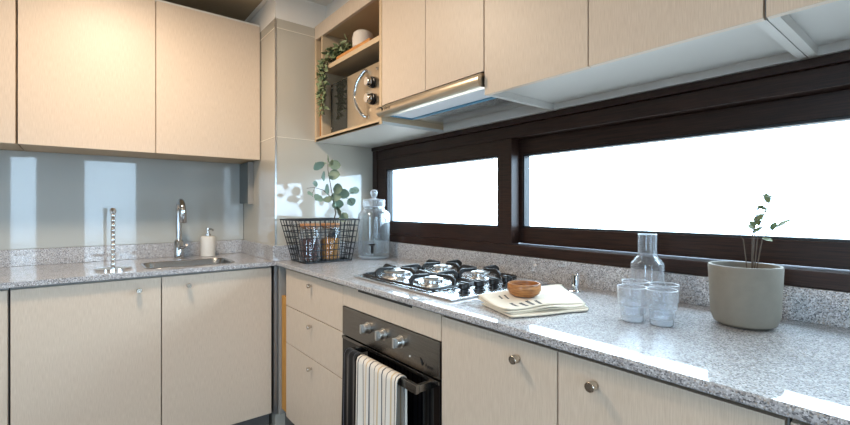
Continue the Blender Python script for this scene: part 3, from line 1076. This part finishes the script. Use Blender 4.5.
leaves = [(-2.053, .997, 1.43, .042), (-2.053, .948, 1.391, .058), (-2.107, 1.058, 1.407, .05), (-2.105, .997, 1.346, .05), (-2.06, 1.029, 1.35, .055), (-2.066, .998, 1.276, .052),
          (-2.07, 1.057, 1.278, .055), (-2.092, .965, 1.23, .05), (-2.074, 1.007, 1.225, .05), (-2.074, 1.047, 1.236, .052), (-2.075, 1.095, 1.255, .05), (-2.1, 1.178, 1.275, .038),
          (-2.09, 1.155, 1.27, .034), (-2.084, 1.145, 1.21, .042), (-2.086, 1.068, 1.194, .058), (-2.06, 1.045, 1.18, .055), (-2.067, 1.067, 1.159, .058), (-2.05, 1.082, 1.13, .05), (-2.065, 1.02, 1.41, .04), (-2.09, .985, 1.41, .042),
          (-2.06, .905, 1.25, .03), (-2.065, .935, 1.30, .03)]
rnd = random.Random(11)
lv = MB()
axis_pts = [Vector(p) for p in main]
for x, y, z, L in leaves:
    c = Vector((x, y, z))
    near = min(axis_pts, key=lambda a: (a - c).length)
    d = (c - near)
    d = Vector((d.x * .4 + .05, d.y + rnd.uniform(-.02, .02), d.z + rnd.uniform(-.02, .03)))
    if d.length < .02: d = Vector((0, rnd.uniform(-1, 1), .7))
    d.normalize()
    lv.leaf(c - d * L * .5, d, (.85, -.45 + rnd.uniform(-.4, .4), rnd.uniform(-.2, .5)), L * 1.22, L * 1.1, .1)
lv.build('leaves', M['euca'], eu)

# ------------------------------------------------------------------ drinks dispenser
dx_, dy_ = -2.055, 1.275
dd = thing('drinks_dispenser', (dx_, dy_, ZC), 'clear glass drinks dispenser with knobbed lid and small tap, in the corner by the window', 'drinks dispenser')
q = MB()
q.lathe([(0, 0.0006), (.078, 0.0006), (.086, 0.0071), (.088, 0.0190), (.088, 0.2321), (.085, 0.2475), (.070, 0.2642), (.058, 0.2713), (.056, 0.2856), (.0535, 0.2856), (.055, 0.2701), (.067, 0.2606), (.082, 0.2451), (.0845, 0.2309), (.0845, 0.0238), (.078, 0.0167), (0, 0.0155)], (dx_, dy_, ZC), 56)
q.build('jar', M['glass_blue'], dd)
q = MB()
q.lathe([(0, 0.2862), (.0605, 0.2862), (.062, 0.2904), (.060, 0.3070), (.063, 0.3165), (.061, 0.3237), (.034, 0.3284), (.012, 0.3320), (.0105, 0.3391), (.018, 0.3487), (.021, 0.3618), (.017, 0.3737), (.008, 0.3796), (0, 0.3808)], (dx_, dy_, ZC), 48)
ld = q.build('lid', M['glass_lid'], dd)
q = MB()
def ring(R_, z_, r_, c_):
    return [(c_[0] + R_ * math.cos(2 * PI * k / 48), c_[1] + R_ * math.sin(2 * PI * k / 48), c_[2] + z_) for k in range(48)]
q.tube(ring(.0555, .2845, .003, (dx_, dy_, ZC)), .0028, 8, True)
q.build('rim', M['glass_rim'], dd)
q = MB()
q.lathe([(0, .002), (.077, .002), (.0845, .009), (.0845, .014), (0, .014)], (dx_, dy_, ZC), 48)
q.build('base_disc', M['glass_rim'], dd)
q = MB()
n_ = Vector((.80, -.60, 0)).normalized()
b0 = Vector((dx_, dy_, ZC + .058)) + n_ * .087
q.tube([b0, b0 + n_ * .03], [.009, .009], 14)
q.tube([b0 + n_ * .028 + Vector((0, 0, .022)), b0 + n_ * .028 + Vector((0, 0, -.02))], [.009, .007], 14)
tb = n_.cross(Vector((0, 0, 1))) * .017
q.tube([b0 + n_ * .028 + Vector((0, 0, .026)) - tb, b0 + n_ * .028 + Vector((0, 0, .026)) + tb], .005, 10)
q.build('tap', M['black_plastic'], dd)

# ------------------------------------------------------------------ carafe and four tumblers
q = MB()
q.lathe([(0, .0005), (.041, .0005), (.045, .004), (.045, .114), (.0438, .118), (.0275, .137), (.0255, .141), (.0255, .202), (.0235, .202), (.0235, .141), (.0255, .136), (.042, .117), (.0428, .113), (.0428, .012), (0, .008)], (-.594, 1.318, ZC), 56)
ca = thing('glass_carafe', (-.594, 1.318, ZC), 'clear glass carafe with a straight neck behind the four tumblers, below the window', 'carafe')
q.build('body', M['glass'], ca)
q = MB()
q.tube([(-.594 + .0246 * math.cos(2 * PI * k / 36), 1.318 + .0246 * math.sin(2 * PI * k / 36), ZC + .2015) for k in range(36)], .0011, 8, True)
q.build('rim', M['glass_rim'], ca)

H = .085
q = MB()
q.lathe([(0, .0005), (.0235, .0005), (.026, .003), (.0265, .036), (.0285, .039), (.0335, .042), (.0345, H), (.0328, H), (.0318, .044), (.027, .0415), (.0243, .038), (.0238, .017), (0, .015)], (0, 0, 0), 48)
tum = q.build('glass_tumbler', M['glass'])
def ring0(R_, z_): return [(R_ * math.cos(2 * PI * k / 40), R_ * math.sin(2 * PI * k / 40), z_) for k in range(40)]
q = MB()
q.tube(ring0(.0336, H), .0011, 8, True)
rim = q.build('rim', M['glass_rim'], tum)
q = MB()
q.lathe([(0, .0025), (.0225, .0025), (.0238, .004), (.0238, .0145), (0, .0125)], (0, 0, 0), 40)
base_ = q.build('thick_base', M['glass_rim'], tum)
spots = [(-.519, 1.070, 'clear stepped tumbler in the front row of four glasses, nearer the hob'),
         (-.457, 1.088, 'clear stepped tumbler in the front row of four glasses, nearer the grey planter'),
         (-.553, 1.158, 'clear stepped tumbler in the back row of four glasses, nearer the hob'),
         (-.484, 1.166, 'clear stepped tumbler in the back row of four glasses, nearer the grey planter')]
for i, (x, y, lab) in enumerate(spots):
    o = tum if i == 0 else tum.copy()
    if i:
        C.objects.link(o)
        for ch in (rim, base_):
            c = ch.copy()
            c.parent = o
            C.objects.link(c)
    o.location = (x, y, ZC)
    tag(o, lab, 'glass', 'stepped tumblers on the worktop')

# ------------------------------------------------------------------ planter at the right edge
px_, py_ = -.334, 1.245
pl = thing('planter_pot', (px_, py_, ZC), 'grey concrete planter pot on the worktop at the right, beside the tumblers', 'plant pot')
q = MB()
q.lathe([(0, .0005), (.05, .0005), (.062, .008), (.069, .028), (.074, .139), (.073, .144), (.067, .144), (.066, .12), (0, .12)], (px_, py_, ZC), 48)
q.build('pot', M['concrete'], pl)
q = MB()
q.lathe([(0, .1205), (.0655, .1205), (.0655, .126), (.03, .13), (0, .129)], (px_, py_, ZC), 36)
q.build('soil', M['soil'], pl)
pp = thing('potted_sprig', (px_, py_, ZC + .13), 'thin-stemmed sprig growing in the grey concrete planter', 'plant')
q, lv = MB(), MB()
rnd = random.Random(3)
for k, (ax, ay, az) in enumerate([(-.03, -.005, .10), (.03, .02, .16), (.02, -.03, .13), (.05, .01, .11), (0.01, .03, .18)]):
    b0 = Vector((px_ + ax * .2 + .012, py_ + ay * .2, ZC + .128))
    tip = Vector((px_ + .012 + ax, py_ + ay, ZC + .13 + az))
    mid = b0.lerp(tip, .55) + Vector((-ax * .2, 0, .02))
    q.tube([b0, mid, tip], [.0014, .0011, .0007], 6)
    if k:
        for s_ in range(6):
            c = mid.lerp(tip, s_ / 5)
            lv.leaf(c, (rnd.uniform(-.4, 1), rnd.uniform(-1, 1), rnd.uniform(-.2, .8)), (0, -.3, 1), .03, .014)
q.build('stems', M['stem'], pp)
lv.build('leaves', M['fern'], pp)

# ------------------------------------------------------------------ chrome pop-up post
cp = thing('chrome_post', (-.822, 1.30, ZC), 'short chrome post on a round flange at the back of the worktop', 'fitting')
MB().lathe([(0, .0003), (.026, .0003), (.026, .003), (.016, .007), (0, .007)], (-.822, 1.30, ZC), 32).build('flange', M['chrome'], cp)
MB().lathe([(0, .007), (.0125, .007), (.0125, .056), (.011, .059), (0, .059)], (-.822, 1.30, ZC), 28).build('stem', M['chrome'], cp)
MB().box(-.8185, -.814, 1.2865, 1.29, ZC + .02, ZC + .054, .001).build('slot', M['black_plastic'], cp)

# ------------------------------------------------------------------ folded tea towel and wooden bowl
def linen_mat():
    m, nt, b = newmat('cream_linen')
    setp(b, rough=.95, spec=.1, sheen=.2)
    N, L = nt.nodes.new, nt.links.new
    tc = N('ShaderNodeTexCoord'); sep = N('ShaderNodeSeparateXYZ')
    L(tc.outputs['UV'], sep.inputs[0])
    # dashes: v inside the band, u inside the three bars, broken into threads
    def band(sock, lo, hi):
        a = N('ShaderNodeMath'); a.operation = 'GREATER_THAN'; a.inputs[1].default_value = lo
        c = N('ShaderNodeMath'); c.operation = 'LESS_THAN'; c.inputs[1].default_value = hi
        q = N('ShaderNodeMath'); q.operation = 'MULTIPLY'
        L(sock, a.inputs[0]); L(sock, c.inputs[0]); L(a.outputs[0], q.inputs[0]); L(c.outputs[0], q.inputs[1])
        return q.outputs[0]
    tot = None
    for (u0, u1, v0, v1) in ((.56, .84, .18, .215), (.62, .90, .27, .31), (.58, .88, .36, .40), (.66, .90, .45, .485), (.20, .34, .16, .18), (.20, .38, .22, .24)):
        q = N('ShaderNodeMath'); q.operation = 'MULTIPLY'
        L(band(sep.outputs[0], u0, u1), q.inputs[0]); L(band(sep.outputs[1], v0, v1), q.inputs[1])
        if tot is None: tot = q.outputs[0]
        else:
            a = N('ShaderNodeMath'); a.operation = 'MAXIMUM'
            L(tot, a.inputs[0]); L(q.outputs[0], a.inputs[1]); tot = a.outputs[0]
    n = N('ShaderNodeTexNoise'); n.inputs['Scale'].default_value = 500
    L(tc.outputs['Object'], n.inputs['Vector'])
    g = N('ShaderNodeMath'); g.operation = 'GREATER_THAN'; g.inputs[1].default_value = .36
    L(n.outputs['Fac'], g.inputs[0])
    q = N('ShaderNodeMath'); q.operation = 'MULTIPLY'
    L(tot, q.inputs[0]); L(g.outputs[0], q.inputs[1])
    mx = N('ShaderNodeMix'); mx.data_type = 'RGBA'
    mx.inputs[6].default_value = srgb(226, 216, 198)
    mx.inputs[7].default_value = srgb(42, 36, 34)
    L(q.outputs[0], mx.inputs[0])
    L(mx.outputs[2], b.inputs['Base Color'])
    bp = N('ShaderNodeBump'); bp.inputs['Strength'].default_value = .5; bp.inputs['Distance'].default_value = .001
    n2 = N('ShaderNodeTexNoise'); n2.inputs['Scale'].default_value = 700
    L(tc.outputs['Object'], n2.inputs['Vector']); L(n2.outputs['Fac'], bp.inputs['Height']); L(bp.outputs['Normal'], b.inputs['Normal'])
    return m


def uv_grid(mb, nu, nv):
    pass


def cloth(name, fn, nu, nv, mat, parent, thick):
    """a sheet with UVs and real thickness"""
    me = bpy.data.meshes.new(name)
    org = ORG[parent.name] if parent is not None else Vector((0, 0, 0))
    vs = [Vector(fn(i / nu, j / nv)) - org for i in range(nu + 1) for j in range(nv + 1)]
    fs, uvs = [], []
    for i in range(nu):
        for j in range(nv):
            fs.append((i * (nv + 1) + j, (i + 1) * (nv + 1) + j, (i + 1) * (nv + 1) + j + 1, i * (nv + 1) + j + 1))
            uvs += [(i / nu, j / nv), ((i + 1) / nu, j / nv), ((i + 1) / nu, (j + 1) / nv), (i / nu, (j + 1) / nv)]
    me.from_pydata(vs, [], fs)
    l = me.uv_layers.new(name='UVMap')
    for k, uv in enumerate(uvs): l.data[k].uv = uv
    for p in me.polygons: p.use_smooth = True
    me.materials.append(mat)
    o = bpy.data.objects.new(name, me)
    C.objects.link(o)
    if parent is not None: o.parent = parent
    ORG[o.name] = org
    s = o.modifiers.new('thick', 'SOLIDIFY'); s.thickness = thick; s.offset = 0
    return o


M['linen'] = linen_mat()
# corners of the folded stack on the worktop: left, front, right, back
TL, TF, TR, TBk = Vector((-.885, .90, 0)), Vector((-.735, .852, 0)), Vector((-.648, 1.095, 0)), Vector((-.845, 1.275, 0))
ft = thing('folded_tea_towel', (-.78, 1.05, ZC), 'cream linen tea towel with black dashes, folded on the worktop under the wooden bowl', 'tea towel')
rnd = random.Random(4)
layers = [(.0035, 0, 0, 0), (.0085, .008, -.006, .3), (.0135, -.006, .01, .9), (.0185, .014, .002, 1.7)]
# one zig-zag sheet: each layer joined to the next by a rounded fold, alternately at the back-left and the front-right
def quad(u, v):
    return (TL * (1 - u) + TF * u) * (1 - v) + (TBk * (1 - u) + TR * u) * v
def folded(u, v):
    # v runs over four layers
    n = 4
    t_ = min(v * n, n - 1e-6)
    k = int(t_)
    fr = t_ - k
    w_ = fr if k % 2 == 0 else 1 - fr
    h0 = .0030 + k * .0040
    edge = 0.0
    z = h0
    s = .10
    if fr > 1 - s and k < n - 1:
        z = h0 + .0020 * (1 - math.cos((fr - 1 + s) / s * PI / 2))
    if fr < s and k > 0:
        z = h0 - .0020 * (1 - math.cos((s - fr) / s * PI / 2))
    jit = .012 * math.sin(k * 2.1)
    uu = (u - .5) * (1 + (.05, -.04, .03, -.03)[k]) + .5 + (.10, .02, -.03, -.10)[k] * (1 - u * .3) + .022 * math.sin(w_ * 6 + k * 2.3)
    p = quad(uu, .02 + .96 * w_ + jit * .4)
    z += .0042 * math.sin(uu * 6 + k * .4) * math.sin(w_ * 5 + .6) * (k / 3) - .006 * max(0, uu - .8) / .2 * (k / 3) * math.sin(w_ * 9) + .0045 * max(0, 1 - uu * 5) * (k / 3) + .003 * max(0, uu - .85) / .15 * (k / 3)
    return (p.x, p.y, ZC + max(z, .0022) + .0012)
# the fold runs across u, so swap: layers stacked along u
def folded2(u, v):
    x, y, z = folded(v, u)
    return (x, y, z)
tw = cloth('cloth', lambda u, v: folded(u, v), 26, 112, M['linen'], ft, .0028)
# top layer spans v in .75..1: remap UVs so that dashes appear only there
l = tw.data.uv_layers[0]
for d_ in l.data:
    u, v = d_.uv
    d_.uv = (u, (v - .75) * 4) if v >= .75 else (-1, -1)
# dashes near the front-left of the top layer; layer 3 runs back to front so v=1 is the front edge
for d_ in l.data:
    if d_.uv[0] >= 0: d_.uv = (d_.uv[0], 1 - d_.uv[1])

wbz = ZC + .0195
q = MB()
q.lathe([(0, 0), (.034, 0), (.043, .006), (.049, .018), (.049, .032), (.047, .037), (.0435, .037), (.0425, .031), (.041, .018), (.034, .010), (0, .009)], (-.824, 1.034, wbz), 48)
single(q, 'wooden_bowl', M['bowl_wood'], 'small round brown wooden bowl on the folded tea towel', 'bowl', (-.824, 1.034, wbz))

# ------------------------------------------------------------------ towels on the oven handle
white_stripe = striped('white_striped_cotton', srgb(228, 222, 212), [(.05, .011, srgb(70, 70, 80)), (.17, .009, srgb(88, 86, 92)), (.27, .013, srgb(206, 182, 146))], 0, .30, .01)
black_stripe = striped('black_striped_cotton', srgb(6, 6, 8), [(.1, .010, srgb(96, 96, 106))], 0, .34, .01)


def hung(name, x0, x1, zl_f, zl_b, mat, amp, waves, ph, label, bulge=0.0):
    t_ = thing(name, ((x0 + x1) / 2, .76, zl_f), label, 'tea towel')
    yc, zt, R = .7585, .657, .0155
    def fn(u, v):
        # v: 0 bottom of front sheet, up over the bar, down the back
        Lf, La, Lb = zt - zl_f, PI * R, zt - zl_b
        tot = Lf + La + Lb
        s = v * tot
        xs = x0 + (x1 - x0) * u
        fold = math.sin(u * waves * 2 * PI + ph)
        if s < Lf:
            k = (Lf - s) / Lf
            xx = xs + (x1 - x0) * .05 * (u - .5) * -k
            y = yc - R - .002 - amp * (.25 + k) * (.5 + .5 * fold) - bulge * k
            return (xx, y, zt - (Lf - s))
        s -= Lf
        if s < La:
            a = s / La * PI
            return (xs, yc - R * math.cos(a) - .002 * math.cos(a) - amp * .25 * (.5 + .5 * fold) * max(0, math.cos(a)), zt + R * math.sin(a) * 1.0 + .001)
        s -= La
        return (xs, yc + R + .002 + .001 * fold, zt - s)
    o = cloth('cloth', fn, 60, 70, mat, t_, .0022)
    return t_


hung('tea_towel', -1.302, -1.062, .22, .36, white_stripe, .012, 4.0, .5, 'white tea towel with thin dark stripes hanging over the oven handle')
hung('tea_towel', -1.398, -1.308, .20, .36, black_stripe, .012, 2.0, 1.5, 'black tea towel with thin pale stripes hanging at the left of the oven handle')

# ------------------------------------------------------------------ light
world = bpy.data.worlds.new('World')
bpy.context.scene.world = world
world.use_nodes = True
nt = world.node_tree
bg = nt.nodes['Background']
tc = nt.nodes.new('ShaderNodeTexCoord')
sep = nt.nodes.new('ShaderNodeSeparateXYZ')
ramp = nt.nodes.new('ShaderNodeValToRGB')
e = ramp.color_ramp.elements
e[0].position, e[0].color = .455, (.22, .25, .27, 1)
q_ = e.new(.475)
q_.color = (.52, .74, 1.0, 1)
e[-1].position, e[-1].color = .62, (.66, .84, 1.0, 1)
mr = nt.nodes.new('ShaderNodeMapRange')
mr.inputs[1].default_value, mr.inputs[2].default_value = -1, 1
nt.links.new(tc.outputs['Generated'], sep.inputs[0])
nt.links.new(sep.outputs[2], mr.inputs[0])
nt.links.new(mr.outputs[0], ramp.inputs['Fac'])
nt.links.new(ramp.outputs['Color'], bg.inputs['Color'])
bg.inputs['Strength'].default_value = 12.5


def area(name, loc, rot, sx, sy, energy, col, portal=False, shape='RECTANGLE'):
    li = bpy.data.lights.new(name, 'AREA')
    li.shape = shape
    li.size, li.size_y = sx, sy
    li.energy = energy
    li.color = col
    if portal: li.cycles.is_portal = True
    o = bpy.data.objects.new(name, li)
    o.location, o.rotation_euler = loc, rot
    C.objects.link(o)
    return o


area('portal_window', (-.95, 1.57, 1.26), (-PI / 2, 0, 0), 2.6, .5, 1, (1, 1, 1), True)
area('portal_fill_door', (.25, YB - .10, 1.08), (PI / 2, 0, 0), .9, 2.15, 1, (1, 1, 1), True)
for y0, y1, z0, z1 in OPEN:
    area('portal_far', (XR + .10, (y0 + y1) / 2, (z0 + z1) / 2), (0, PI / 2, 0), z1 - z0, y1 - y0, 1, (1, 1, 1), True)
# warm ceiling lamps of the room
for i, (x, y) in enumerate(((-1.75, .12), (-.55, -.3), (1.2, -.6))):
    area('ceiling_lamp', (x, y, CZ - .02), (0, 0, 0), .22, .22, (19, 5, 3)[i], (1.0, .80, .60), False, 'DISK')

# ------------------------------------------------------------------ camera
cam = bpy.data.cameras.new('camera')
co = bpy.data.objects.new('camera', cam)
C.objects.link(co)
co.location = (0, 0, 1.182)
yaw = .6717
co.rotation_euler = (PI / 2, 0, PI / 2 - yaw)
cam.sensor_width = 36
cam.lens = 432.46 / 850 * 36
cam.shift_x = .5 / 850
cam.shift_y = -5.3 / 850
cam.clip_start = .02
bpy.context.scene.camera = co

vs = bpy.context.scene.view_settings
vs.view_transform = 'Standard'
try: vs.look = 'None'
except Exception: pass
vs.gamma = 1
vs.use_curve_mapping = False
vs.exposure = 0.3
cy = bpy.context.scene.cycles
cy.max_bounces = 12
cy.transparent_max_bounces = 24
cy.glossy_bounces = 6
cy.diffuse_bounces = 5
cy.sample_clamp_indirect = 6
cy.caustics_reflective = False
cy.caustics_refractive = False
try:
    cy.use_denoising = True
    cy.denoiser = 'OPENIMAGEDENOISE'
except Exception: pass
